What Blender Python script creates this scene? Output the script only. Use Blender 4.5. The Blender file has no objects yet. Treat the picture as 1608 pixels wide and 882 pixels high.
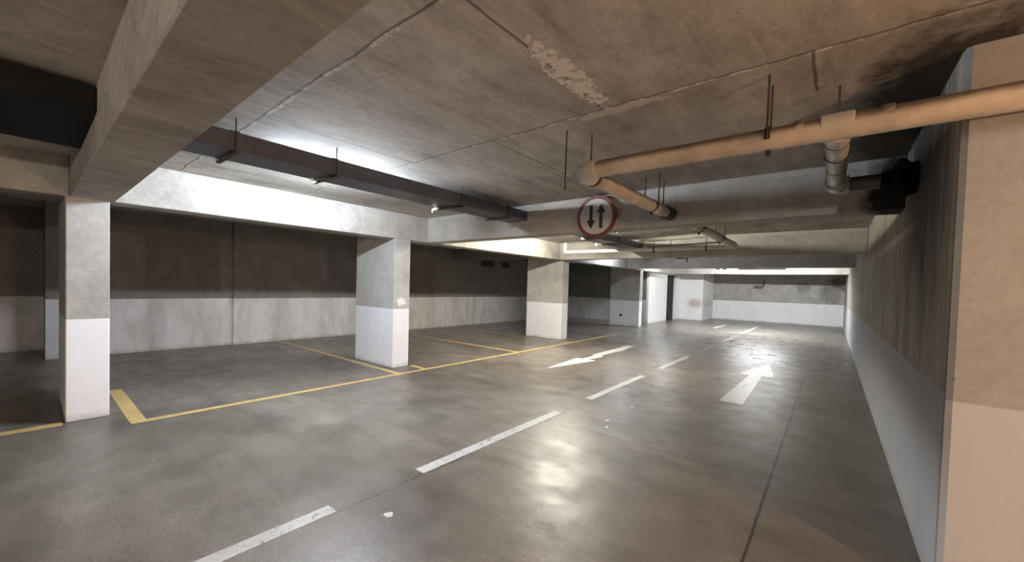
import bpy, bmesh, math, random
from mathutils import Vector, Matrix
random.seed(7)
SC = bpy.context.scene
COL = SC.collection

# ------------------------------------------------------------------ camera
CAM = (0.0, 0.0, 1.5)
YAW, PITCH, ROLL = -0.682267901, -0.0263443664, 0.0293979287
F_PX, CX, CY = 619.1065, 803.28, 464.27
def camera():
    cy, sy = math.cos(YAW), math.sin(YAW)
    f = Vector((sy*math.cos(PITCH), cy*math.cos(PITCH), math.sin(PITCH)))
    r0 = Vector((cy, -sy, 0)); u0 = r0.cross(f)
    r = math.cos(ROLL)*r0 + math.sin(ROLL)*u0
    u = -math.sin(ROLL)*r0 + math.cos(ROLL)*u0
    cd = bpy.data.cameras.new('camera'); co = bpy.data.objects.new('camera', cd); COL.objects.link(co)
    m = Matrix((r, u, -f)).transposed().to_4x4(); m.translation = Vector(CAM); co.matrix_world = m
    cd.sensor_fit = 'HORIZONTAL'; cd.sensor_width = 36.0; cd.lens = 36.0*F_PX/1608
    cd.shift_x = (804-CX)/1608; cd.shift_y = (CY-441)/1608
    cd.clip_start = 0.05; cd.clip_end = 200
    SC.camera = co
camera()

# ------------------------------------------------------------------ world, exposure, light strengths
w = bpy.data.worlds.new('world'); SC.world = w; w.use_nodes = True
w.node_tree.nodes['Background'].inputs[0].default_value = (0.9, 0.95, 1, 1)
w.node_tree.nodes['Background'].inputs[1].default_value = 0.0
SC.view_settings.view_transform = 'Standard'; SC.view_settings.look = 'None'
SC.view_settings.gamma = 1; SC.view_settings.use_curve_mapping = False
SC.view_settings.exposure = -0.2
SC.cycles.diffuse_bounces = 10; SC.cycles.max_bounces = 14
# tube colours and radiance, bay by bay (centre x, y, z, length, along, colour, strength)
WARM = [(1.0, 0.60, 0.33), (1.0, 0.88, 0.76)]
TUBES = [
    ((-4.30, 2.15, 2.625), 1.2, (0.80, 0.89, 1.0), 930),
    ((-4.30, 7.05, 2.65), 1.2, (1.0, 0.94, 0.80), 1300),
    ((-5.15, 12.0, 2.64), 1.2, (0.84, 0.90, 1.0), 300),
    ((-5.25, 16.4, 2.64), 1.2, (0.95, 0.97, 1.0), 330),  # added tube, brightens the far walls beside the hall lamp
]
HALL_TUBE = ((-2.05, 17.05, 2.36), 1.5, (0.96, 0.98, 1.0), 2300)
BULBS = [((3.2, 0.85, 1.85), 0.055, 3400), ((1.9, -3.1, 2.20), 0.055, 4000)]

# ------------------------------------------------------------------ helpers
ROOT = {}
def link(o):
    COL.objects.link(o); return o
def tag(o, label=None, cat=None, group=None, kind=None):
    if label: o['label'] = label
    if cat: o['category'] = cat
    if group: o['group'] = group
    if kind: o['kind'] = kind
    return o
def thing(name, label, cat, loc=(0, 0, 0), group=None):
    o = link(bpy.data.objects.new(name, None)); o.location = loc; o.empty_display_size = 0.1
    ROOT[o.name] = Vector(loc)
    return tag(o, label, cat, group)
def obj(name, bm, mat, parent=None, smooth=False, label=None):
    """bm holds world coordinates; the mesh is stored relative to the thing it belongs to"""
    off = ROOT[parent.name] if parent else Vector((0, 0, 0))
    if parent is None and bm.verts:
        xs = [v.co for v in bm.verts]
        off = Vector((sum(p.x for p in xs)/len(xs), sum(p.y for p in xs)/len(xs), min(p.z for p in xs)))
    bmesh.ops.translate(bm, verts=bm.verts, vec=-off)
    bmesh.ops.recalc_face_normals(bm, faces=bm.faces)
    me = bpy.data.meshes.new(name); bm.to_mesh(me); bm.free()
    me.materials.append(mat)
    if smooth:
        me.shade_smooth()
        try: me.set_sharp_from_angle(angle=math.radians(40))
        except Exception: pass
    o = link(bpy.data.objects.new(name, me))
    if parent: o.parent = parent; ROOT[o.name] = off
    else: o.location = off; ROOT[o.name] = off
    if label: o['label'] = label
    return o
def struct(name, bm, mat):
    return tag(obj(name, bm, mat), kind='structure')
def box(bm, x0, x1, y0, y1, z0, z1, bev=0.0):
    b = bmesh.new()
    vs = [b.verts.new(p) for p in ((x0,y0,z0),(x1,y0,z0),(x1,y1,z0),(x0,y1,z0),(x0,y0,z1),(x1,y0,z1),(x1,y1,z1),(x0,y1,z1))]
    for f in ((0,3,2,1),(4,5,6,7),(0,1,5,4),(1,2,6,5),(2,3,7,6),(3,0,4,7)): b.faces.new([vs[i] for i in f])
    if bev: bmesh.ops.bevel(b, geom=b.edges[:], offset=bev, segments=1, affect='EDGES')
    merge(bm, b); return bm
def merge(bm, b):
    me = bpy.data.meshes.new('tmp'); b.to_mesh(me); b.free(); bm.from_mesh(me); bpy.data.meshes.remove(me)
def mk(*boxes, bev=0.0):
    bm = bmesh.new()
    for b in boxes: box(bm, *b, bev=bev)
    return bm
def prism(pts, z0, z1, bm=None):
    bm = bm or bmesh.new()
    a = [bm.verts.new((x, y, z0)) for x, y in pts]; b = [bm.verts.new((x, y, z1)) for x, y in pts]
    n = len(pts)
    bm.faces.new(a[::-1]); bm.faces.new(b)
    for i in range(n): bm.faces.new((a[i], a[(i+1) % n], b[(i+1) % n], b[i]))
    return bm
def frame_of(d):
    d = Vector(d).normalized(); a = Vector((0, 0, 1)) if abs(d.z) < .9 else Vector((1, 0, 0))
    u = d.cross(a).normalized(); return u, d.cross(u).normalized()
def sweep(pts, rads, seg=20, bm=None, cap=True):
    """round section swept along a polyline with a radius at every point"""
    bm = bm or bmesh.new(); pts = [Vector(p) for p in pts]; rings = []
    n = len(pts); u = None
    for i, p in enumerate(pts):
        t = (pts[min(i+1, n-1)] - pts[max(i-1, 0)]).normalized() if n > 1 else Vector((0,0,1))
        if u is None: u, v = frame_of(t)
        else:
            u = (u - t*u.dot(t)).normalized(); v = t.cross(u)
        rings.append([bm.verts.new(p + rads[i]*(math.cos(2*math.pi*k/seg)*u + math.sin(2*math.pi*k/seg)*v)) for k in range(seg)])
    for a, b in zip(rings, rings[1:]):
        for k in range(seg): bm.faces.new((a[k], a[(k+1) % seg], b[(k+1) % seg], b[k]))
    if cap: bm.faces.new(rings[0][::-1]); bm.faces.new(rings[-1])
    return bm
def rod(a, b, r, seg=10, bm=None): return sweep([a, b], [r, r], seg, bm)
def sleeve(a, b, r0, r1, bm=None, seg=22):
    """a collar with small chamfers between a and b"""
    a, b = Vector(a), Vector(b); d = (b-a).normalized()*0.006
    return sweep([a, a+d*.01, a+d, b-d, b-d*.01, b], [r0, r0, r1, r1, r0, r0], seg, bm)
def ball(c, r, bm=None, sz=1):
    bm = bm or bmesh.new()
    bmesh.ops.create_uvsphere(bm, u_segments=20, v_segments=12, radius=r, matrix=Matrix.Translation(c) @ Matrix.Diagonal((1, 1, sz, 1)))
    return bm
def elbow_pts(a, c, b, R=0.09, n=8):
    """corner c joined by an arc from direction a->c to c->b"""
    a, c, b = Vector(a), Vector(c), Vector(b); d1 = (c-a).normalized(); d2 = (b-c).normalized()
    o = c - d1*R + d2*R
    out = []
    for i in range(n+1):
        t = math.pi/2*i/n; out.append(o - d2*R*math.cos(t) + d1*R*math.sin(t))
    return out

# ------------------------------------------------------------------ materials
class G:
    def __init__(s, name):
        s.m = bpy.data.materials.new(name); s.m.use_nodes = True; s.t = s.m.node_tree
        s.b = s.t.nodes['Principled BSDF']; s.pos = s.t.nodes.new('ShaderNodeNewGeometry').outputs['Position']
        sp = s.t.nodes.new('ShaderNodeSeparateXYZ'); s.t.links.new(s.pos, sp.inputs[0]); s.x, s.y, s.z = sp.outputs
    def n(s, typ, ins=(), **kw):
        nd = s.t.nodes.new(typ)
        for k, v in kw.items(): setattr(nd, k, v)
        for i, v in (ins.items() if isinstance(ins, dict) else enumerate(ins)):
            if v is None: continue
            if hasattr(v, 'is_output'): s.t.links.new(v, nd.inputs[i])
            else: nd.inputs[i].default_value = v
        return nd
    def mt(s, op, a, b=None, c=None, clamp=False):
        return s.n('ShaderNodeMath', (a, b, c), operation=op, use_clamp=clamp).outputs[0]
    def scaled(s, sx, sy, sz, off=(0, 0, 0)):
        return s.n('ShaderNodeMapping', {0: s.pos, 1: off, 3: (sx, sy, sz)}).outputs[0]
    def noise(s, vec, scale, detail=4, rough=.55, dist=0):
        return s.n('ShaderNodeTexNoise', {'Vector': vec, 'Scale': scale, 'Detail': detail, 'Roughness': rough, 'Distortion': dist}).outputs[0]
    def ramp(s, v, lo, hi, a=0., b=1.):
        return s.n('ShaderNodeMapRange', {0: v, 1: lo, 2: hi, 3: a, 4: b}, clamp=True).outputs[0]
    def mix(s, f, a, b):
        nd = s.n('ShaderNodeMix', data_type='RGBA')
        for i, v in ((0, f), (6, a), (7, b)):
            if hasattr(v, 'is_output'): s.t.links.new(v, nd.inputs[i])
            else: nd.inputs[i].default_value = v if i == 0 else (*v[:3], 1)
        return nd.outputs[2]
    def line(s, coord, c, hw, wob=None, amp=0.0):
        v = s.mt('SUBTRACT', coord, c)
        if wob is not None: v = s.mt('ADD', v, s.mt('MULTIPLY', s.mt('SUBTRACT', wob, .5), amp))
        return s.ramp(s.mt('ABSOLUTE', v), hw*.6, hw*1.5, 1., 0.)
    def gate(s, coord, a, b, soft=.01):
        return s.mt('MULTIPLY', s.ramp(coord, a-soft, a+soft), s.ramp(coord, b-soft, b+soft, 1., 0.))
    def mul(s, *v):
        o = v[0]
        for q in v[1:]: o = s.mt('MULTIPLY', o, q)
        return o
    def blob(s, c, r, nz, amp, axes='xyz', soft=.15):
        """irregular spot of radius r round c, its rim broken by noise"""
        d = None
        for a, cc, k in zip((s.x, s.y, s.z), c, (r if isinstance(r, tuple) else (r, r, r))):
            if cc is None: continue
            e = s.mt('POWER', s.mt('DIVIDE', s.mt('SUBTRACT', a, cc), k), 2.)
            d = e if d is None else s.mt('ADD', d, e)
        d = s.mt('ADD', s.mt('SQRT', d), s.mt('MULTIPLY', s.mt('SUBTRACT', nz, .5), amp))
        return s.ramp(d, 1-soft, 1+soft, 1., 0.)
    def bump(s, h, strength=.3, dist=.01):
        o = s.n('ShaderNodeBump', {'Strength': strength, 'Distance': dist, 'Height': h}).outputs[0]
        s.t.links.new(o, s.b.inputs['Normal'])
    def out(s, col, rough=.85, spec=.3):
        for k, v in (('Base Color', col), ('Roughness', rough)):
            if hasattr(v, 'is_output'): s.t.links.new(v, s.b.inputs[k])
            else: s.b.inputs[k].default_value = (*v, 1) if k == 'Base Color' else v
        s.b.inputs['Specular IOR Level'].default_value = spec
        return s.m

PAINT_Z = 1.03
def concrete(name, dark=(.20,.18,.155), light=(.36,.335,.30), streak='v', band=None, stain=.5, paint=(.74,.745,.75), extra=None, streak_amt=.5, con=(.36, .62)):
    g = G(name)
    big = g.noise(g.pos, 1.1, 5, .6, .4)
    if streak == 'v': st = g.noise(g.scaled(6, 6, .6), 1.0, 7, .74, .5)
    elif streak == 'y': st = g.noise(g.scaled(5, 1.3, 5), 1.0, 6, .72, .8)
    elif streak == 'x': st = g.noise(g.scaled(.8, 7, 7), 1.0, 4, .6, .4)
    else: st = g.noise(g.pos, 3.5, 5, .65, .5)
    fine = g.noise(g.pos, 26, 4, .7)
    v = g.mt('ADD', g.mt('MULTIPLY', big, 1-streak_amt), g.mt('MULTIPLY', st, streak_amt))
    col = g.mix(g.ramp(v, con[0], con[1]), dark, light)
    spots = g.ramp(g.noise(g.pos, 4.2, 9, .78, .3), .56, .70)
    col = g.mix(g.mt('MULTIPLY', spots, stain*.9), col, tuple(c*.5 for c in dark))
    dull = g.ramp(g.noise(g.pos, 1.7, 7, .7, .4), .48, .70)
    col = g.mix(g.mt('MULTIPLY', dull, stain*.7), col, tuple(c*.75 for c in dark))
    col = g.mix(g.ramp(fine, .35, .65, .0, .26), col, tuple(c*.5 for c in dark))
    # small pits and scuffs
    vor = g.n('ShaderNodeTexVoronoi', {'Vector': g.pos, 'Scale': 7.}, feature='F1')
    pit = g.mul(g.ramp(vor.outputs[0], .035, .07, 1., 0.), g.ramp(g.noise(g.pos, 2.2, 2), .5, .56))
    col = g.mix(g.mt('MULTIPLY', pit, .6), col, tuple(c*.35 for c in dark))
    if extra: col = extra(g, col)
    if band:
        dirt = g.ramp(g.noise(g.scaled(2.2, 2.2, .9, (3, 1, 0)), 1., 6, .7, .5), .42, .66)
        drip = g.ramp(g.noise(g.scaled(4.5, 4.5, .7, (9, 2, 0)), 1., 6, .7, .6), .50, .66)
        pc = g.mix(g.mt('MULTIPLY', dirt, band.get('dirt', .3)), paint, (.36,.355,.34))
        pc = g.mix(g.mt('MULTIPLY', drip, band.get('drip', .15)), pc, (.30,.29,.28))
        foot = g.mul(g.ramp(g.mt('ADD', g.z, g.mt('MULTIPLY', g.noise(g.pos, 9, 4), .16)), .06, .16, 1., 0.))
        pc = g.mix(g.mt('MULTIPLY', foot, .55), pc, (.22,.21,.19))
        scuff = g.ramp(g.noise(g.pos, 7, 8, .8, .8), .61, .68)
        pc = g.mix(g.mt('MULTIPLY', scuff, .35), pc, (.28,.27,.25))
        edge = g.mt('ADD', g.z, g.mt('MULTIPLY', g.mt('SUBTRACT', g.noise(g.pos, 6, 2), .5), .012))
        col = g.mix(g.ramp(edge, band.get('z', PAINT_Z)-.004, band.get('z', PAINT_Z)+.004, 1., 0.), col, pc)
    g.bump(g.mt('ADD', g.mt('MULTIPLY', st, .6), g.mt('MULTIPLY', fine, .5)), .35, .006)
    return g.out(col, .86, .25)

def slab_extra(g, col):
    wob = g.noise(g.pos, 3.0, 3); brk = g.noise(g.pos, 6, 3, .6)
    lightish = g.ramp(brk, .42, .52); rag = g.noise(g.pos, 22, 4, .7)
    for yy in (1.1, 2.45, 3.62, 6.3, 7.6, 10.6, 11.8, 15.6, 17.0):
        x1 = 6
        col = g.mix(g.mt('MULTIPLY', g.line(g.y, yy, .007, wob, .05), .75), col, (.06,.055,.05))
        l = g.line(g.y, yy+.016, .012, wob, .05)
        col = g.mix(g.mul(l, lightish, g.ramp(rag, .45, .55), .9), col, (.78,.73,.66))
    for xx, a, b in ((-3.32, 1.1, 2.45), (-1.24, 1.1, 2.45), (-.12, 2.45, 2.95), (-4.95, .5, 4.7), (-2.25, 2.45, 3.62), (-3.0, 3.62, 4.7), (-5.2, 2.45, 4.7)):
        gt = g.gate(g.y, a, b)
        col = g.mix(g.mul(g.line(g.x, xx, .008, wob, .03), gt, .75), col, (.07,.06,.055))
        col = g.mix(g.mul(g.line(g.x, xx+.018, .012, wob, .03), gt, lightish, .6), col, (.55,.52,.47))
    # spalled plaster along the joint
    nz = g.noise(g.pos, 14, 5, .7)
    sp = g.blob((-1.21, 1.98, None), (.085, .42, 1), nz, 1.5, soft=.04)
    hole = g.ramp(g.noise(g.pos, 17, 3), .53, .57, 1., .15)
    col = g.mix(g.mul(sp, hole, .9), col, (.80,.74,.66))
    sp2 = g.blob((-1.15, 2.5, None), (.30, .05, 1), nz, 1.8, soft=.06)
    col = g.mix(g.mt('MULTIPLY', sp2, .6), col, (.70,.64,.56))
    # soot near the right wall corner
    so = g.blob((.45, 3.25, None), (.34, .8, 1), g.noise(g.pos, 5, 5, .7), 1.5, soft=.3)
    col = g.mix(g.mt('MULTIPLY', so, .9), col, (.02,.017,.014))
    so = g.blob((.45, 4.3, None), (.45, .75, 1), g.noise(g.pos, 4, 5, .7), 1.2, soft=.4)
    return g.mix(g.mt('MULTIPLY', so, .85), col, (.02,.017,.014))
def right_extra(g, col):
    nz = g.noise(g.scaled(1, 4, 1), 1.6, 5, .65)
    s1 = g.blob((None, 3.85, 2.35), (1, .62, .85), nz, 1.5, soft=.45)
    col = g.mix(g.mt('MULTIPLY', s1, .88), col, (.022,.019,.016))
    dr = g.mul(g.ramp(g.noise(g.scaled(1, 13, .35), 1., 3, .6), .42, .6), g.gate(g.y, 2.9, 5.0, .4), g.ramp(g.z, .9, 2.2))
    return g.mix(g.mt('MULTIPLY', dr, .6), col, (.035,.03,.025))
def beam_extra(g, col):
    # paler render strip under the slab and the soot of the corner
    col = g.mix(g.mul(g.ramp(g.z, 2.635, 2.645), g.ramp(g.noise(g.pos, 2.5, 2), .35, .5, .25, .8)), col, (.52,.50,.46))
    nz = g.noise(g.pos, 5, 5, .7)
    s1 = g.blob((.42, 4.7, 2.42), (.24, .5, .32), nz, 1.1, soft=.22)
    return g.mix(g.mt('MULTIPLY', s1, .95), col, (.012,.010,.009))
def far_extra(g, col):
    nz = g.noise(g.pos, 8, 4, .7)
    for cx, cz, rx, rz, k in ((-2.98, 1.78, .28, .09, .8), (-2.75, 1.95, .05, .2, .7), (.0, 1.6, .4, .55, .45), (-1.1, 1.8, .3, .25, .35), (.3, 2.1, .35, .35, .6)):
        b = g.blob((cx, None, cz), (rx, 1, rz), nz, 2.2, soft=.2)
        col = g.mix(g.mt('MULTIPLY', b, k), col, (.06,.055,.05))
    return col
def pier_stain(g, col):
    nz = g.noise(g.pos, 7, 4, .7)
    b = g.blob((-5.45, None, .85), (.32, 1, .22), nz, 1.6, soft=.4)
    return g.mix(g.mt('MULTIPLY', b, .55), col, (.30,.17,.13))

M = {}
M['slab'] = concrete('slab_concrete', (.34,.31,.275), (.62,.585,.535), 'y', extra=slab_extra, stain=.4, streak_amt=.55, con=(.38,.60))
M['beam'] = concrete('beam_concrete', (.38,.36,.33), (.56,.54,.50), 'n', extra=beam_extra, stain=.25)
M['beam_long'] = concrete('edge_beam_concrete', (.33,.315,.285), (.50,.48,.44), 'n', stain=.35)
M['beam_brown'] = concrete('near_beam_concrete', (.34,.315,.285), (.60,.57,.53), 'y', stain=.4, streak_amt=.55, con=(.38,.60))
M['column'] = concrete('column_concrete', (.38,.37,.345), (.56,.55,.52), 'n', stain=.25)
M['column_paint'] = concrete('column_paint', (.38,.37,.345), (.56,.55,.52), 'n', band=dict(z=9, dirt=.12, drip=.05), stain=.2, paint=(.86,.87,.91))
M['right'] = concrete('board_marked_concrete', (.17,.150,.125), (.44,.40,.345), 'v', band=dict(dirt=.5, drip=.45), extra=right_extra, stain=.3, paint=(.33,.33,.34), streak_amt=.7)
M['front'] = concrete('smooth_wall_concrete', (.29,.28,.265), (.35,.34,.325), 'n', band=dict(z=1.0, dirt=.15, drip=.08), stain=.12, paint=(.42,.42,.43))
M['back'] = concrete('side_wall_concrete', (.18,.172,.165), (.26,.25,.24), 'n', band=dict(dirt=.55, drip=.25), stain=.35, paint=(.68,.68,.70))
M['far'] = concrete('far_wall_concrete', (.33,.315,.29), (.50,.48,.45), 'n', band=dict(dirt=.12, drip=.05), extra=far_extra, stain=.3, paint=(.80,.815,.81))
M['white_wall'] = concrete('white_painted_wall', band=dict(z=9, dirt=.08, drip=.03), paint=(.84,.845,.84))
M['pier'] = concrete('white_stained_pier', (.78,.78,.77), (.85,.85,.84), 'n', stain=.05, extra=pier_stain)
M['dark_door'] = concrete('dark_grey_door', (.030,.030,.030), (.045,.045,.044), 'v', stain=.1)
M['dark_wall'] = concrete('dark_corridor_wall', (.10,.10,.10), (.16,.16,.16), 'v')

def floor_mat():
    g = G('power_trowelled_floor')
    big = g.noise(g.scaled(.55, .8, 1), 1.0, 6, .62, .5)
    mid = g.noise(g.scaled(1.7, 3.0, 1), 1.0, 9, .70, .15)
    fine = g.noise(g.pos, 60, 4, .75)
    sweepn = g.noise(g.scaled(.9, 5.0, 1, (2, 7, 0)), 1.0, 7, .68, .3)
    speck = g.ramp(g.noise(g.pos, 24, 5, .75), .60, .70)
    v = g.mt('ADD', g.mt('ADD', g.mt('MULTIPLY', big, .40), g.mt('MULTIPLY', mid, .35)), g.mt('MULTIPLY', sweepn, .25))
    col = g.mix(g.ramp(v, .38, .62), (.125,.107,.088), (.375,.333,.285))
    warm = g.ramp(g.noise(g.pos, .45, 3), .45, .62)
    col = g.mix(g.mt('MULTIPLY', warm, .4), col, (.150,.122,.097))
    oil = g.ramp(g.noise(g.pos, 1.1, 6, .62, .2), .50, .68)
    col = g.mix(g.mt('MULTIPLY', oil, .45), col, (.060,.053,.047))
    pale = g.ramp(g.noise(g.scaled(1.1, 2.0, 1, (5, 3, 0)), 1, 5, .6, .1), .48, .70)
    col = g.mix(g.mt('MULTIPLY', pale, .18), col, (.28,.265,.24))
    col = g.mix(g.ramp(fine, .36, .66, 0., .60), col, (.085,.075,.064))
    beyond = g.ramp(g.mt('SUBTRACT', g.y, 10.12), -.01, .01)
    col = g.mix(g.mt('MULTIPLY', beyond, .30), col, (.16,.16,.155))
    lane = g.ramp(g.mt('ADD', g.x, g.mt('MULTIPLY', big, 1.2)), -1.2, .4)  # shade towards the right wall, painted into the floor colour
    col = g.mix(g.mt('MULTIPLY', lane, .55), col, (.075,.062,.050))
    col = g.mix(g.mt('MULTIPLY', speck, .35), col, (.06,.052,.044))
    wob = g.noise(g.pos, 5, 4, .6)
    crack = g.line(g.x, -.33, .008, g.noise(g.pos, 9, 5, .7), .035)
    gap = g.ramp(g.noise(g.pos, 1.6, 3), .36, .46)
    c2 = g.mul(g.line(g.x, -2.44, .005, g.noise(g.pos, 2.2, 6, .7), .20), gap, g.gate(g.y, 1.2, 4.9, .2))
    c3 = g.line(g.y, 10.12, .016, wob, .02)
    c4 = g.mul(g.line(g.y, 3.72, .005, wob, .04), g.ramp(g.x, -2.2, -1.9), .8)
    c5 = g.mul(g.line(g.x, -3.66, .008, wob, .02), g.ramp(g.y, 10.1, 10.2), .8)
    c6 = g.mul(g.line(g.x, -2.46, .012, wob, .02), g.ramp(g.y, 10.1, 10.2), .6)
    c7 = g.mul(g.line(g.y, 6.0, .006, wob, .05), g.ramp(g.x, -2.4, -2.2), .7)
    lines = g.mt('MAXIMUM', g.mt('MAXIMUM', g.mt('MAXIMUM', crack, c2), c3), g.mt('MAXIMUM', g.mt('MAXIMUM', c4, c5), g.mt('MAXIMUM', c6, c7)))
    col = g.mix(g.mt('MULTIPLY', lines, .85), col, (.022,.019,.017))
    worn = g.ramp(g.noise(g.pos, 3.2, 9, .74, .1), .40, .62)
    r = g.mt('ADD', g.mt('ADD', .29, g.mt('MULTIPLY', worn, .16)), g.mt('MULTIPLY', speck, .15))
    r = g.mt('SUBTRACT', r, g.mt('MULTIPLY', beyond, .05))
    grit = g.noise(g.pos, 45, 5, .75)
    lump = g.noise(g.pos, 11, 5, .6)
    h = g.mt('ADD', g.mt('MULTIPLY', grit, .5), g.mt('MULTIPLY', lump, 1.0))
    g.bump(h, .50, .004)
    return g.out(col, r, .38)
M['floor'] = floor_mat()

def paint_mat(name, c, wear=.5, rough=.5, cover=.55):
    g = G(name)
    n1 = g.noise(g.pos, 16, 7, .78, 1.1)
    col = g.mix(g.ramp(g.noise(g.pos, 5, 4), .4, .65, 0., .35), c, tuple(k*.6 for k in c))
    col = g.mix(g.mt('MULTIPLY', g.ramp(n1, cover, cover+.07), wear), col, (.13,.12,.11))
    return g.out(col, rough, .5)
M['white_line'] = paint_mat('worn_white_line', (.60,.60,.585), .75)
M['faint_line'] = paint_mat('faded_white_line', (.42,.41,.38), .7, cover=.48)
M['arrow'] = paint_mat('worn_white_arrow', (.50,.50,.49), .55, .36)
M['arrow_l'] = paint_mat('white_arrow', (.74,.72,.68), .3, .5, .62)
M['yellow'] = paint_mat('worn_yellow_line', (.68,.49,.20), .7, .55)
M['dull_yellow'] = paint_mat('dull_yellow_line', (.50,.38,.18), .75, .55, .5)

def plain(name, c, rough=.5, metal=0., var=.15, spec=.5, emit=None):
    g = G(name)
    col = g.mix(g.ramp(g.noise(g.pos, 9, 5, .7), .35, .7, 0., 1.), c, tuple(k*(1-var) for k in c))
    g.out(col, rough, spec); g.b.inputs['Metallic'].default_value = metal
    if emit:
        g.b.inputs['Emission Color'].default_value = (*emit[0], 1); g.b.inputs['Emission Strength'].default_value = emit[1]
    return g.m
def pvc_mat():
    g = G('dark_topped_pvc_pipe')
    nz = g.noise(g.pos, 6, 5, .7)
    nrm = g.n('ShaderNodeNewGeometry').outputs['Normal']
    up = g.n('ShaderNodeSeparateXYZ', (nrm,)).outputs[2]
    top_dark = g.ramp(g.mt('ADD', up, g.mt('MULTIPLY', nz, .5)), .25, .8)      # colour gets darker towards the top of the pipe
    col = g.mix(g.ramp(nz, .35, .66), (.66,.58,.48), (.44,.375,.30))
    col = g.mix(g.mt('MULTIPLY', top_dark, .85), col, (.09,.07,.055))
    spk = g.ramp(g.noise(g.pos, 30, 4, .7), .64, .7)
    col = g.mix(g.mt('MULTIPLY', spk, .5), col, (.18,.14,.10))
    return g.out(col, .42, .45)
M['pvc'] = pvc_mat()
M['pvc_grey'] = plain('grey_pvc_pipe', (.45,.44,.41), .3, 0, .2)
M['pvc_fit'] = plain('pvc_fitting', (.56,.53,.48), .3, 0, .15)
M['cream_pipe'] = plain('cream_painted_pipe', (.66,.63,.53), .45, 0, .25)
M['rod'] = plain('rusty_rod', (.09,.07,.055), .6, .6, .4)
M['steel'] = plain('dull_steel', (.16,.145,.13), .5, .5, .3)
M['tray'] = plain('dark_grey_sheet_metal', (.085,.092,.118), .45, .1, .2)
M['duct'] = plain('black_duct_metal', (.009,.009,.0095), .7, 0, .3, .2)
M['soot'] = plain('sooty_foam', (.010,.009,.008), .95, 0, .3, .1)
M['housing'] = plain('lamp_housing_grey', (.42,.42,.42), .5, .0, .1)
M['white_plastic'] = plain('white_plastic', (.85,.85,.84), .35, 0, .05)
M['sign_red'] = plain('sign_red', (.17,.045,.04), .5, 0, .12)
M['sign_white'] = plain('sign_white', (.50,.475,.46), .45, 0, .08)
M['sign_black'] = plain('sign_black', (.014,.015,.016), .5, 0, .2)
M['void'] = plain('dark_vent', (.03,.03,.03), .8, 0, .2)
M['paper'] = plain('paper_scrap', (.75,.74,.72), .7, 0, .1)
def tube_mat(i, c, s): return plain('lit_tube_%s' % i, (.8,.8,.8), .5, 0, 0, emit=(c, s))

# ------------------------------------------------------------------ the setting
ZS, ZB = 2.70, 2.25
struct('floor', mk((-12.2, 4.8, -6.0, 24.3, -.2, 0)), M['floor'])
struct('ceiling', mk((-12.2, 4.8, -6.0, 24.3, ZS, 2.95)), M['slab'])
struct('ceiling', mk((-5.87, 4.35, -5.55, .27, 2.64, ZS)), M['slab'])
# right wall with its return face beside the camera, corner chamfered
struct('wall_right', prism([(.45, 23.95), (.45, 2.875), (.475, 2.85), (.72, 2.85), (.72, 23.95)], 0, ZS), M['right'])
struct('wall_front_right', prism([(.452, 2.8495), (.475, 2.835), (4.6, 2.835), (4.6, 2.85), (4.6, 3.1), (.72, 3.1), (.72, 2.85), (.475, 2.8495)], 0, ZS), M['front'])
struct('wall_far', mk((-5.1, .72, 23.95, 24.2, 0, ZS)), M['far'])
struct('wall_left', mk((-10.6, -10.3, 2.9, 17.1, 0, ZS), (-10.66, -10.36, .2, 2.9, 0, ZS)), M['back'])
struct('wall_recess', mk((-12.0, -11.7, -5.8, .5, 0, ZS), (-11.7, -10.36-.3, .2, .5, 0, ZS)), M['back'])
struct('wall_behind', mk((-12.0, 4.6, -5.8, -5.55, 0, ZS)), M['front'])
struct('wall_right_near', mk((4.35, 4.6, -5.55, 2.835, 0, ZS)), M['front'])
struct('wall_bay_end', mk((-10.6, -6.3, 17.1, 17.35, 0, ZS)), M['back'])
struct('wall_hall', mk((-6.3, -6.2, 17.1, 19.55, 0, ZS)), M['white_wall'])
struct('wall_corridor', mk((-8.2, -8.0, 17.35, 23.0, 0, ZS), (-8.0, -6.3, 19.3, 19.55, 0, ZS)), M['dark_wall'])
struct('wall_hall', mk((-6.3, -6.2, 19.55, 20.9, ZB-.02, ZS)), M['white_wall'])
d_ = struct('door_1', mk((-6.36, -6.31, 19.55, 20.9, 0, ZB-.02), bev=.006), M['dark_door'])
obj('door_handle', mk((-6.31, -6.27, 19.68, 19.71, 1.0, 1.03), (-6.28, -6.265, 19.68, 19.80, 1.0, 1.025), bev=.003), M['dark_door'], d_)
struct('wall_pier', mk((-8.0, -6.2, 20.9, 21.7, 0, ZS)), M['white_wall'])
struct('wall_corner_pier', mk((-8.0, -5.1, 21.7, 24.2, 0, ZS)), M['pier'])

# ------------------------------------------------------------------ beams
def beam(label, boxes, mat, group=None):
    o = obj('concrete_beam', mk(*boxes, bev=.008), mat)
    return tag(o, label, 'beam', group)
XC = -5.87
beam('wide concrete cross beam overhead, the nearest one, resting on the nearest column', [(-5.87, 4.35, .27, .59, ZB, ZS)], M['beam_brown'])
beam('concrete cross beam carrying the round two-arrow sign', [(-5.87, .45, 4.70, 5.0, ZB, ZS)], M['beam'])
beam('concrete cross beam with two pale pipes running along it, next beyond the sign', [(-5.87, .45, 9.30, 9.6, ZB, ZS)], M['beam'])
beam('dark shaded concrete cross beam in front of the bright lit one', [(-5.87, .45, 13.95, 14.25, ZB, ZS)], M['beam'])
beam('brightly lit cream cross beam nearest the end wall', [(-6.2, .45, 18.8, 19.1, ZB, ZS)], M['beam_long'])
cuts = [-5.5, .27, 4.70, 9.30, 13.95, 18.8]
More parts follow.
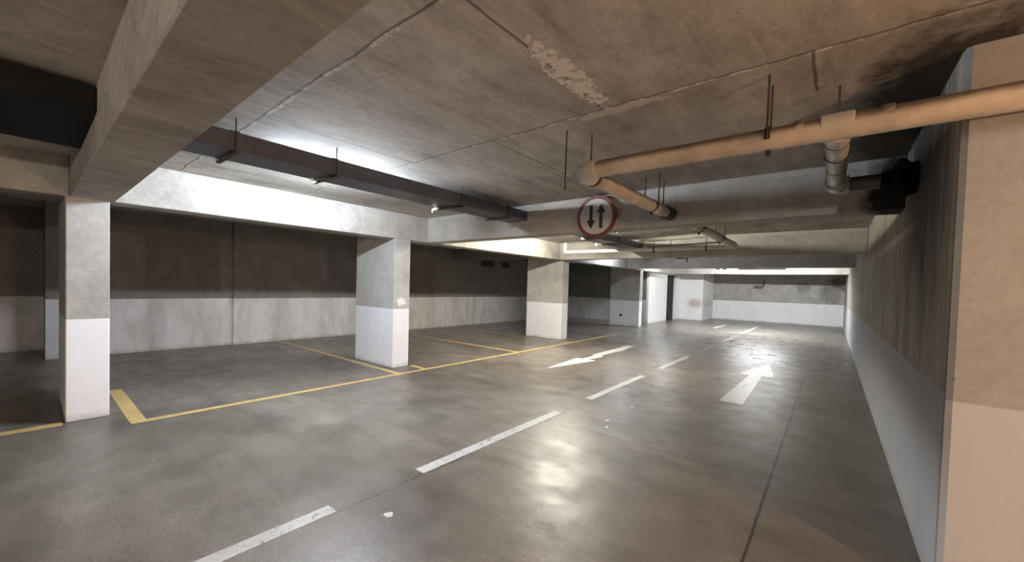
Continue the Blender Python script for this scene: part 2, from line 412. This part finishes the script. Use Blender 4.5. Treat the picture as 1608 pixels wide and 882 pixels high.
names = ['brown shaded edge beam at the far left, left of the nearest column',
         'brightly lit cream edge beam between the nearest column and the wide painted one',
         'yellowish lit edge beam behind the round two-arrow sign',
         'bluish white lit edge beam over the third bay of parking',
         'pale edge beam ending above the white full-height wall']
for i, nm in enumerate(names):
    beam(nm, [(-6.18, XC, cuts[i]+(0.0), cuts[i+1], ZB, ZS)], M['beam_long'])
beam('dark concrete beam between the third column and the side wall', [(-10.3, -7.12, 9.47, 9.8, 2.32, ZS)], M['back'])

# ------------------------------------------------------------------ columns
def column(y0, y1, label):
    t = thing('concrete_column', label, 'column', ((XC-7.1)/2, (y0+y1)/2, 0), 'columns along the parking bays')
    z = PAINT_Z + .005
    b = mk((-7.1, XC, y0, y1, 0, z), bev=.008)
    obj('painted_base', b, M['column_paint'], t, label='white painted lower part')
    bm = bmesh.new()
    a = [(-7.1, z), (XC, z), (XC, ZB-.001), (-6.185, ZB-.001), (-6.185, ZS-.001), (-7.1, ZS-.001)]
    v0 = [bm.verts.new((x, y0, zz)) for x, zz in a]; v1 = [bm.verts.new((x, y1, zz)) for x, zz in a]
    bm.faces.new(v0); bm.faces.new(v1[::-1])
    for k in range(len(a)): bm.faces.new((v0[k], v0[(k+1) % 6], v1[(k+1) % 6], v1[k]))
    ed = [e for e in bm.edges if abs(e.verts[0].co.z-e.verts[1].co.z) > .5 and e.verts[0].co.x > -6]
    bmesh.ops.bevel(bm, geom=ed, offset=.008, segments=1, affect='EDGES')
    obj('shaft', bm, M['column'], t, label='bare grey concrete upper part')
    return t
column(.24, .55, 'nearest concrete column, white below, at the left beside the thick yellow line')
column(4.0, 4.33, 'second concrete column from the left with a white smear on its upper face')
column(9.47, 9.80, 'third concrete column, cream lit, beside the end of the yellow line')
column(15.2, 15.5, 'farthest concrete column, shaded face with a dark round spot low on it')
# smear of filler and the dark spot
def patch(name, cen, rx, rz, axis, mat, label, n=18, jag=.25, th=.004):
    bm = bmesh.new(); a = []; b = []
    for k in range(n):
        t = 2*math.pi*k/n; r = 1 + random.uniform(-jag, jag)
        u, v = rx*r*math.cos(t), rz*r*math.sin(t)
        p = Vector(cen) + (Vector((0, u, v)) if axis == 'x' else Vector((u, 0, v)) if axis == 'y' else Vector((u, v, 0)))
        d = Vector((th, 0, 0)) if axis == 'x' else Vector((0, -th, 0)) if axis == 'y' else Vector((0, 0, th))
        a.append(bm.verts.new(p)); b.append(bm.verts.new(p+d))
    bm.faces.new(a); bm.faces.new(b[::-1])
    for k in range(n): bm.faces.new((a[k], b[k], b[(k+1) % n], a[(k+1) % n]))
    return tag(obj(name, bm, mat), label, 'patch')
patch('filler_smear', (XC, 4.145, 1.16), .095, .07, 'x', M['white_plastic'], 'white filler smear on the narrow face of the second column', jag=.3)
patch('round_stain', (-6.62, 15.2, .43), .06, .05, 'y', M['duct'], 'dark round spot low on the farthest column', jag=.12)

# ------------------------------------------------------------------ tubes, trays, ducts
def lamp(c, L, col, s, i, label):
    x, y, z = c
    t = thing('fluorescent_lamp', label, 'lamp', (x, y, ZS), 'fluorescent lamps')
    obj('housing', mk((x-.022, x+.022, y-L/2-.03, y+L/2+.03, z+.03, ZS), bev=.005), M['housing'], t)
    obj('tube', sweep([(x, y-L/2, z), (x, y+L/2, z)], [.018, .018], 12), tube_mat(i, col, s), t, smooth=True)
    for k in (-1, 1): obj('lamp_holder', mk((x-.02, x+.02, y+k*(L/2+.012)-.012, y+k*(L/2+.012)+.012, z-.02, z+.03), bev=.004), M['white_plastic'], t)
    return t
labs = ['fluorescent tube lamp hidden above the dark duct in the nearest bay',
        'fluorescent tube lamp behind the round sign, above the second dark duct',
        'fluorescent tube lamp in the third bay beyond the pale pipes',
        'added fluorescent tube lamp near the edge beam, to brighten the white full-height wall']
for i, (c, L, col, s) in enumerate(TUBES): lamp(c, L, col, s, i, labs[i])
# hall lamp: a batten hanging on two rods, tube on its far side
c, L, col, s = HALL_TUBE
t = thing('fluorescent_lamp', 'long grey batten lamp hanging across the lane before the bright far beam', 'lamp', (c[0], c[1], ZS), 'fluorescent lamps')
obj('housing', mk((c[0]-L/2, c[0]+L/2, c[1]-.07, c[1]-.03, c[2]-.02, c[2]+.035), bev=.006), M['steel'], t)
obj('tube', sweep([(c[0]-L/2+.03, c[1], c[2]), (c[0]+L/2-.03, c[1], c[2])], [.016]*2, 12), tube_mat('hall', col, s), t, smooth=True)
for k in (-1, 1):
    obj('lamp_holder', mk((c[0]+k*(L/2-.02)-.012, c[0]+k*(L/2-.02)+.012, c[1]-.04, c[1]+.025, c[2]-.022, c[2]+.025)), M['white_plastic'], t)
    obj('rod', rod((c[0]+k*.5, c[1]-.05, c[2]+.03), (c[0]+k*.5, c[1]-.05, ZS), .006), M['rod'], t)
for i, (p, r, s) in enumerate(BULBS):
    t = thing('bulb_lamp', ['warm bulb lamp under the slab beside the peach wall', 'warm bulb lamp behind the nearest beam'][i], 'lamp', (p[0], p[1], ZS), 'warm bulbs')
    obj('flex', rod((p[0], p[1], p[2]+.12), (p[0], p[1], ZS-.03), .006), M['rod'], t)
    obj('ceiling_rose', sweep([(p[0], p[1], ZS-.035), (p[0], p[1], ZS-.02), (p[0], p[1], ZS)], [.02, .045, .05], 20), M['white_plastic'], t, smooth=True)
    obj('socket', sweep([(p[0], p[1], p[2]+.05), (p[0], p[1], p[2]+.12)], [.022, .018], 16), M['duct'], t, smooth=True)
    obj('bulb', ball(p, r), plain('lit_bulb_%d' % i, (.8,.8,.8), .5, 0, 0, emit=(WARM[i], s)), t, smooth=True)

def duct(label, x0, x1, y0, y1, z0, z1, joints, mat, tiltz=0, hang=True):
    t = thing('cable_duct', label, 'duct', ((x0+x1)/2, (y0+y1)/2, z0), 'dark ceiling ducts')
    obj('casing', mk((x0, x1, y0, y1, z0, z1), bev=.006), mat, t)
    for yy in joints:
        fl = bmesh.new()
        box(fl, x0-.006, x1+.005, yy-.03, yy+.03, z0-.005, z1+.004)
        br = obj('joint_cover', fl, mat, t)
        if hang:
            bm = rod((x1+.02, yy, z0-.03), (x1+.02, yy, ZS), .005)
            rod((x0-.02, yy, z0-.03), (x0-.02, yy, ZS), .005, bm=bm)
            box(bm, x0-.045, x1+.045, yy-.015, yy+.015, z0-.028, z0-.012)
            obj('hanger', bm, M['rod'], t)
    return t
duct('long dark grey metal duct hanging under the slab in the nearest bay', -3.94, -3.56, .57, 4.70, 2.465, 2.605, (1.0, 1.78, 3.35, 4.25), M['tray'])
duct('second dark duct just behind and below the round two-arrow sign', -3.94, -3.56, 5.0, 7.0, 2.50, 2.56, (6.1,), M['tray'])
duct('third dark duct, a deeper section next to the white ball fitting', -3.94, -3.56, 7.0, 9.30, 2.455, 2.60, (7.9,), M['tray'])
duct('wide black duct in the top left corner, before the nearest beam', -4.62, -3.47, -5.5, .268, 2.47, 2.62, (-1.4,), M['duct'], hang=False)

# small white fittings on arms
def arm_fitting(p, q, label, r=.022, round_=True):
    t = thing('ceiling_fitting', label, 'fitting', q, 'small white fittings on arms')
    obj('arm', rod(q, p, .008), M['steel'], t)
    bm = ball(p, r) if round_ else sweep([Vector(p)+Vector((.09, -.015, 0)), p, Vector(p)+Vector((-.02, 0, -.008)), Vector(p)+Vector((-.025, 0, -.04))], [.018, .018, .018, .012], 14)
    obj('head', bm, M['white_plastic'], t, smooth=True)
arm_fitting((-3.98, 3.28, 2.44), (-3.56, 3.36, 2.44), 'white capped arm fitting under the nearest dark duct', round_=False)
arm_fitting((-4.03, 7.85, 2.445), (-3.60, 7.9, 2.445), 'white ball fitting on a thin arm below the round sign', r=.035)
arm_fitting((-3.66, 1.62, 2.40), (-3.60, 1.78, 2.435), 'tiny white fitting hanging at the middle hanger of the nearest dark duct', r=.014)
def pendant(p, label, L=.1):
    t = thing('ceiling_fitting', label, 'fitting', (p[0], p[1], p[2]+L), 'small white fittings')
    obj('stem', rod((p[0], p[1], p[2]), (p[0], p[1], p[2]+L), .008), M['white_plastic'], t)
    obj('head', sweep([(p[0], p[1], p[2]-.015), (p[0], p[1], p[2]+.01)], [.02, .028], 16), M['white_plastic'], t, smooth=True)
    obj('plate', sweep([(p[0], p[1], p[2]+L-.01), (p[0], p[1], p[2]+L)], [.035, .035], 16), M['white_plastic'], t, smooth=True)
pendant((-3.05, 6.75, 2.50), 'white T-shaped pendant fitting to the right of the round sign', .20)
pendant((-3.0, 20.6, 2.33), 'left one of two tiny white fittings before the end wall', .37)
pendant((-2.1, 20.6, 2.33), 'right one of two tiny white fittings before the end wall', .37)
t = thing('emergency_lamp', 'small bright white lamp head on the dark shaded beam beyond the pale pipes', 'lamp', (-3.6, 11.8, 2.45))
obj('head', mk((-3.76, -3.52, 11.78, 11.84, 2.42, 2.46), bev=.008), M['white_plastic'], t)
obj('rod', rod((-3.62, 11.81, 2.46), (-3.62, 11.81, ZS), .006), M['rod'], t)
obj('bracket', mk((-3.52, -3.2, 11.79, 11.83, 2.395, 2.425), (-3.24, -3.21, 11.79, 11.83, 2.30, 2.46), bev=.003), M['steel'], t)
for k, x in enumerate((-3.28, -3.05)):
    t = thing('ceiling_hook', ['left dark hook under the dark shaded beam', 'right dark hook under the dark shaded beam'][k], 'hook', (x, 16, ZS))
    obj('rod', rod((x, 16, 2.34), (x, 16, ZS), .008), M['rod'], t)
    obj('bracket', mk((x-.07, x+.05, 15.98, 16.02, 2.30, 2.34)), M['steel'], t)

# ------------------------------------------------------------------ drain pipes
R0 = .061
def clamp_ring(p, d, r, w=.028):
    p, d = Vector(p), Vector(d).normalized()
    return sweep([p-d*w/2, p+d*w/2], [r, r], 22)
def hanger(t, p, d, r, ztop=ZS, gap=.02, double=True):
    """threaded rods and a ring that hold a pipe at p running along d"""
    bm = clamp_ring(p, d, r+.006)
    p = Vector(p); d = Vector(d).normalized(); side = d.cross(Vector((0, 0, 1))).normalized()
    box(bm, p.x-.012, p.x+.012, p.y-.012, p.y+.012, p.z-r-.035, p.z-r)
    h = obj('hanger', bm, M['rod'], t, smooth=True)
    for k in ((-1, 1) if double else (1,)):
        q = p + side*(r+.012)*k if double else p
        z0 = p.z-.02 if double else p.z+r
        obj('rod', rod((q.x, q.y, z0), (q.x, q.y, ztop), .0065), M['rod'], h)
ZP = 2.375; YP = 2.66
# main run along x
t = thing('drain_pipe', 'thick beige drain pipe running across at upper right with a tee', 'pipe', (-1.0, YP, ZP))
A = (4.0, YP+.0, ZP-.02); C = (-1.52, YP, ZP); B = (-1.47, 4.7, ZP)
arc = elbow_pts(A, C, B, .085)
obj('pipe', rod((-1.44, YP, ZP), (4.0, YP-.02, ZP-.03), R0, 28), M['pvc'], t, smooth=True)
obj('elbow', sweep([(-1.38, YP, ZP)]+arc+[(-1.52, 2.80, ZP)], [R0+.009]*(len(arc)+2), 26), M['pvc_fit'], t, smooth=True, label='paler shiny elbow')
for x in (-1.30, -.9): obj('seam_ring', sleeve((x, YP, ZP), (x+.012, YP, ZP), R0, R0+.003), M['pvc'], t, smooth=True)
obj('tee', sleeve((.055, YP, ZP), (-.085, YP, ZP), R0, R0+.008), M['pvc_fit'], t, smooth=True)
obj('tee', sleeve((-.012, YP+.03, ZP), (-.012, YP+.12, ZP), R0, R0+.010), M['pvc_fit'], t, smooth=True)
obj('coupling', sleeve((.15, YP, ZP), (.20, YP, ZP), R0, R0+.004), M['pvc'], t, smooth=True)
obj('coupling', sleeve((-.20, YP, ZP), (-.15, YP, ZP), R0, R0+.004), M['pvc'], t, smooth=True)
hanger(t, (-.315, YP, ZP), (1, 0, 0), R0)
h = obj('rod', rod((-.012, 2.95, ZP+.06), (-.012, 2.95, ZS), .0065), M['rod'], t)
for (x, y) in ((-1.63, 2.62), (-1.50, 2.78)):
    obj('rod', rod((x, y, ZP-.13 if x < -1.6 else ZP), (x, y, ZS), .0065), M['rod'], t)
# branch towards the sign beam
t = thing('drain_pipe', 'beige drain branch from the elbow down to the sign beam, dark socket at its end', 'pipe', (-1.5, 3.7, ZP))
obj('pipe', rod((-1.52, 2.801, ZP), (-1.49, 4.56, ZP), R0, 26), M['pvc'], t, smooth=True)
obj('socket', sleeve((-1.49, 4.50, ZP), (-1.487, 4.70, ZP), R0, R0+.012), M['rod'], t, smooth=True, label='rusty dark socket')
obj('clamp', clamp_ring((-1.515, 2.86, ZP), (0, 1, 0), R0+.008), M['steel'], t, smooth=True)
hanger(t, (-1.50, 4.12, ZP), (0, 1, 0), R0)
obj('rod', rod((-1.49, 4.45, ZP-.1), (-1.49, 4.45, ZS), .006), M['rod'], t)
# tee branch to the sooty corner
t = thing('drain_pipe', 'grey drain branch dropping from the tee into the soot-black corner', 'pipe', (-.012, 3.5, ZP))
P1 = (-.012, YP+.10, ZP); Cc = (-.012, 4.10, ZP); P2 = (.45, 4.10, ZP)
arc = elbow_pts(P1, Cc, P2, .07)
obj('pipe', rod((-.012, YP+.121, ZP), (-.012, 4.0, ZP), R0-.004, 26), M['pvc_grey'], t, smooth=True)
obj('elbow', sweep([(-.012, 3.93, ZP)]+arc+[(.07, 4.10, ZP)], [R0+.010]*(len(arc)+2), 24), M['pvc_grey'], t, smooth=True)
obj('end_pipe', rod((.07, 4.10, ZP), (.25, 4.10, ZP), R0-.006, 24), M['steel'], t, smooth=True)
obj('wire_clamp', clamp_ring((-.012, 3.16, ZP), (0, 1, .15), R0+.002, .010), M['rod'], t, smooth=True)
obj('seam_ring', clamp_ring((-.012, 3.50, ZP), (0, 1, 0), R0-.001, .008), M['steel'], t, smooth=True)
obj('seam_ring', clamp_ring((-.012, 2.90, ZP), (0, 1, 0), R0-.001, .008), M['steel'], t, smooth=True)
# sooty lump where it enters the wall
bm = bmesh.new(); bmesh.ops.create_icosphere(bm, subdivisions=4, radius=1, matrix=Matrix.Identity(4))
from mathutils import noise as mn
for v in bm.verts:
    n = mn.noise(v.co*2.3)*.35 + mn.noise(v.co*6)*.14
    p = v.co*(1+n); v.co = Vector((min(.45, .385+p.x*.13), 4.12+p.y*.15, 2.375+p.z*.125))
tag(obj('soot_clump', bm, M['soot'], smooth=True), 'soot-black lump of foam around the pipe end at the right wall', 'foam')

# bay beyond the sign beam
t = thing('drain_pipe', 'grey-brown drain pipe slanting across the ceiling just beyond the sign beam', 'pipe', (-1.43, 6.5, 2.35))
arc = elbow_pts((-1.43, 5, 2.35), (-1.43, 8.2, 2.35), (-5, 8.2, 2.35), .08)
obj('pipe', rod((-1.43, 5.0, 2.36), (-1.43, 8.12, 2.35), .06, 24), M['pvc'], t, smooth=True)
obj('elbow', sweep([(-1.43, 8.06, 2.35)]+arc+[(-1.56, 8.2, 2.35)], [.068]*(len(arc)+2), 22), M['pvc'], t, smooth=True)
for y in (5.75, 7.0): hanger(t, (-1.43, y, 2.355), (0, 1, 0), .06)
t = thing('water_pipe', 'lower cream pipe running left to the third column', 'pipe', (-3.7, 8.2, 2.32))
obj('pipe', rod((-1.56, 8.2, 2.33), (-5.05, 8.2, 2.335), .036, 20), M['cream_pipe'], t, smooth=True)
for x in (-3.95, -3.0, -1.95): obj('coupling', sleeve((x, 8.2, 2.332), (x-.10, 8.2, 2.332), .036, .044), M['cream_pipe'], t, smooth=True)
obj('stub', sweep([(-5.02, 8.2, 2.335), (-5.04, 8.2, 2.37), (-5.04, 8.2, 2.56)], [.034, .032, .028], 18), M['white_plastic'], t, smooth=True, label='short white upright')
obj('conduit', sweep([(-5.0, 8.2, 2.535), (-4.1, 8.15, 2.52)], [.009]*2, 10), M['steel'], t, smooth=True)
hanger(t, (-2.9, 8.2, 2.332), (1, 0, 0), .036, double=False)
hanger(t, (-1.9, 8.2, 2.332), (1, 0, 0), .036, double=False)
t = thing('water_pipe', 'upper pale pipe meeting the slanting drain, above the lower cream one', 'pipe', (-2.2, 7.3, 2.45))
obj('pipe', rod((-2.93, 7.62, 2.45), (-1.50, 7.18, 2.44), .042, 20), M['cream_pipe'], t, smooth=True)
obj('end_cap', sleeve((-2.985, 7.637, 2.45), (-2.90, 7.61, 2.45), .042, .05), M['pvc_grey'], t, smooth=True, label='shiny grey end cap')
obj('rod', rod((-2.6, 7.52, 2.49), (-2.6, 7.52, ZS-.004), .006), M['rod'], t)
t = thing('conduit_pipe', 'thin dark conduit between the two pale pipes', 'pipe', (-2.4, 8.6, 2.44))
obj('pipe', rod((-3.3, 8.9, 2.46), (-1.66, 8.24, 2.43), .014, 12), M['steel'], t, smooth=True)
obj('rod', rod((-2.7, 8.64, 2.44), (-2.7, 8.64, ZS-.004), .006), M['rod'], t)

# ------------------------------------------------------------------ the sign
def disc(cx, cz, r, y0, y1, n=64, r2=None):
    bm = bmesh.new(); r2 = r2 or r
    a = [bm.verts.new((cx+r*math.cos(2*math.pi*k/n), y0, cz+r*math.sin(2*math.pi*k/n))) for k in range(n)]
    b = [bm.verts.new((cx+r2*math.cos(2*math.pi*k/n), y1, cz+r2*math.sin(2*math.pi*k/n))) for k in range(n)]
    bm.faces.new(a); bm.faces.new(b[::-1])
    for k in range(n): bm.faces.new((a[k], b[k], b[(k+1) % n], a[(k+1) % n]))
    return bm
SX, SY, SZ, SR = -2.385, 4.60, 2.412, .272
t = thing('traffic_sign', 'round red-rimmed white sign with black down and up arrows hung on the beam', 'sign', (SX, SY, SZ))
obj('rim', disc(SX, SZ, SR, SY, SY+.028), M['sign_red'], t, label='dark red rim')
obj('face', disc(SX, SZ, SR*.83, SY-.002, SY+.001), M['sign_white'], t, label='greyish white face')
def arrow(cx, s):
    hw, head, L = .022, .062, .150
    z = lambda v: SZ + v*s
    pts = [(-hw, -L), (hw, -L), (hw, .045), (head, .045), (0, L+.005), (-head, .045), (-hw, .045)]
    bm = bmesh.new()
    a = [bm.verts.new((cx+x, SY-.0045, z(v))) for x, v in pts]; b = [bm.verts.new((cx+x, SY-.002, z(v))) for x, v in pts]
    bm.faces.new(a); bm.faces.new(b[::-1])
    for k in range(7): bm.faces.new((a[k], b[k], b[(k+1) % 7], a[(k+1) % 7]))
    return bm
obj('arrow', arrow(SX-.068, -1), M['sign_black'], t, label='black arrow pointing down')
obj('arrow', arrow(SX+.072, 1), M['sign_black'], t, label='black arrow pointing up')
obj('bracket', mk((SX-.02, SX+.02, SY+.028, 4.70, SZ-.02, SZ+.02)), M['rod'], t)
obj('hook', mk((SX-.03, SX-.01, SY+.008, SY+.02, SZ+SR-.012, SZ+SR+.02)), M['rod'], t)

# vents high on the side wall
for k, (y0, y1) in enumerate(((10.85, 11.5), (12.0, 12.5))):
    t = thing('wall_vent', ['left dark vent grille high on the side wall', 'right dark vent grille high on the side wall'][k], 'vent', (-10.3, (y0+y1)/2, 2.2))
    obj('opening', mk((-10.3, -10.285, y0, y1, 2.2, 2.42)), M['void'], t)
    bm = bmesh.new()
    for j in range(5): box(bm, -10.285, -10.27, y0+.02, y1-.02, 2.22+j*.04, 2.23+j*.04)
    obj('louvre', bm, M['steel'], t)

# ------------------------------------------------------------------ floor markings
def mark(name, pts, mat, label, cat, group=None, th=.0025):
    return tag(obj(name, prism(pts, 0, th), mat), label, cat, group)
def rect(x0, x1, y0, y1): return [(x0, y0), (x1, y0), (x1, y1), (x0, y1)]
ds = [(-.75, 1.265, 'nearest white lane dash, cut off by the bottom of the picture', 'white_line'),
      (1.97, 4.02, 'long white lane dash in the middle foreground', 'white_line'),
      (4.78, 6.74, 'third white lane dash, left of the foot of the up arrow', 'white_line'),
      (7.58, 9.50, 'fourth white lane dash, ending just before the cross joint', 'white_line'),
      (10.35, 12.3, 'first lane dash beyond the cross joint, faint', 'faint_line'),
      (13.1, 15.0, 'very faint middle lane dash in the glossy far floor', 'faint_line'),
      (16.4, 20.6, 'farthest lane dash, close to the end wall', 'white_line')]
for a, b, l, m in ds: mark('lane_dash', rect(-2.545, -2.44, a, b), M[m], l, 'lane marking', 'white lane dashes')
mark('lane_dash', rect(-3.74, -3.62, 17.8, 19.9), M['white_line'], 'short white mark left of the farthest lane dash', 'lane marking')
mark('direction_arrow', [(-1.15, 6.02), (-1.11, 8.27), (-1.28, 8.34), (-.97, 9.86), (-.74, 8.40), (-.92, 8.30), (-.87, 6.03)], M['arrow'],
     'glossy worn floor arrow pointing away, on the right lane', 'floor arrow')
mark('direction_arrow', [(-4.01, 6.0), (-4.16, 7.35), (-4.08, 7.41), (-4.03, 7.30), (-4.03, 7.92), (-4.11, 7.97), (-4.15, 9.99), (-3.97, 10.06), (-3.92, 9.42), (-3.87, 9.15), (-3.92, 8.65), (-3.94, 8.05), (-3.83, 7.98), (-3.90, 7.36), (-3.75, 7.43), (-3.74, 7.34)],
     M['arrow_l'], 'bright white jagged floor arrow pointing to the viewer, left lane', 'floor arrow')
mark('bay_line', rect(-5.475, -5.39, .66, 11.6), M['yellow'], 'long yellow line along the front of the parking bays', 'floor line')
mark('bay_line', rect(-5.475, -5.39, 11.61, 15.6), M['faint_line'], 'faint continuation of the yellow line past the third column', 'floor line')
mark('bay_line', rect(-7.14, -5.476, .655, .78), M['yellow'], 'thick yellow divider beside the nearest column', 'floor line')
mark('bay_line', rect(-5.92, -5.80, -2.2, .22), M['yellow'], 'yellow line left of the nearest column foot', 'floor line')
mark('bay_line', rect(-10.2, -5.476, 3.80, 3.885), M['yellow'], 'yellow divider passing left of the second column', 'floor line')
mark('bay_line', rect(-5.86, -5.476, 4.34, 4.42), M['yellow'], 'short yellow stub right of the second column foot', 'floor line')
mark('bay_line', rect(-9.4, -5.476, 6.95, 7.03), M['yellow'], 'yellow divider midway between second and third column', 'floor line')
mark('bay_line', rect(-9.4, -5.476, 9.22, 9.30), M['dull_yellow'], 'dull yellow divider ending at the third column', 'floor line')
for (x, y, s, l) in ((-2.16, 1.47, .028, 'white scuffed spot on the floor right of the nearest lane dash'), (-1.93, 4.86, .022, 'upper white speck in the lane middle'), (-1.92, 4.15, .02, 'middle white speck in the lane middle'), (-1.83, 3.95, .02, 'lower white speck in the lane middle')):
    tag(patch('paper_scrap', (x, y, 0.0), s, s*1.1, 'z', M['paper'], l, n=11, jag=.45, th=.003), l, 'litter')
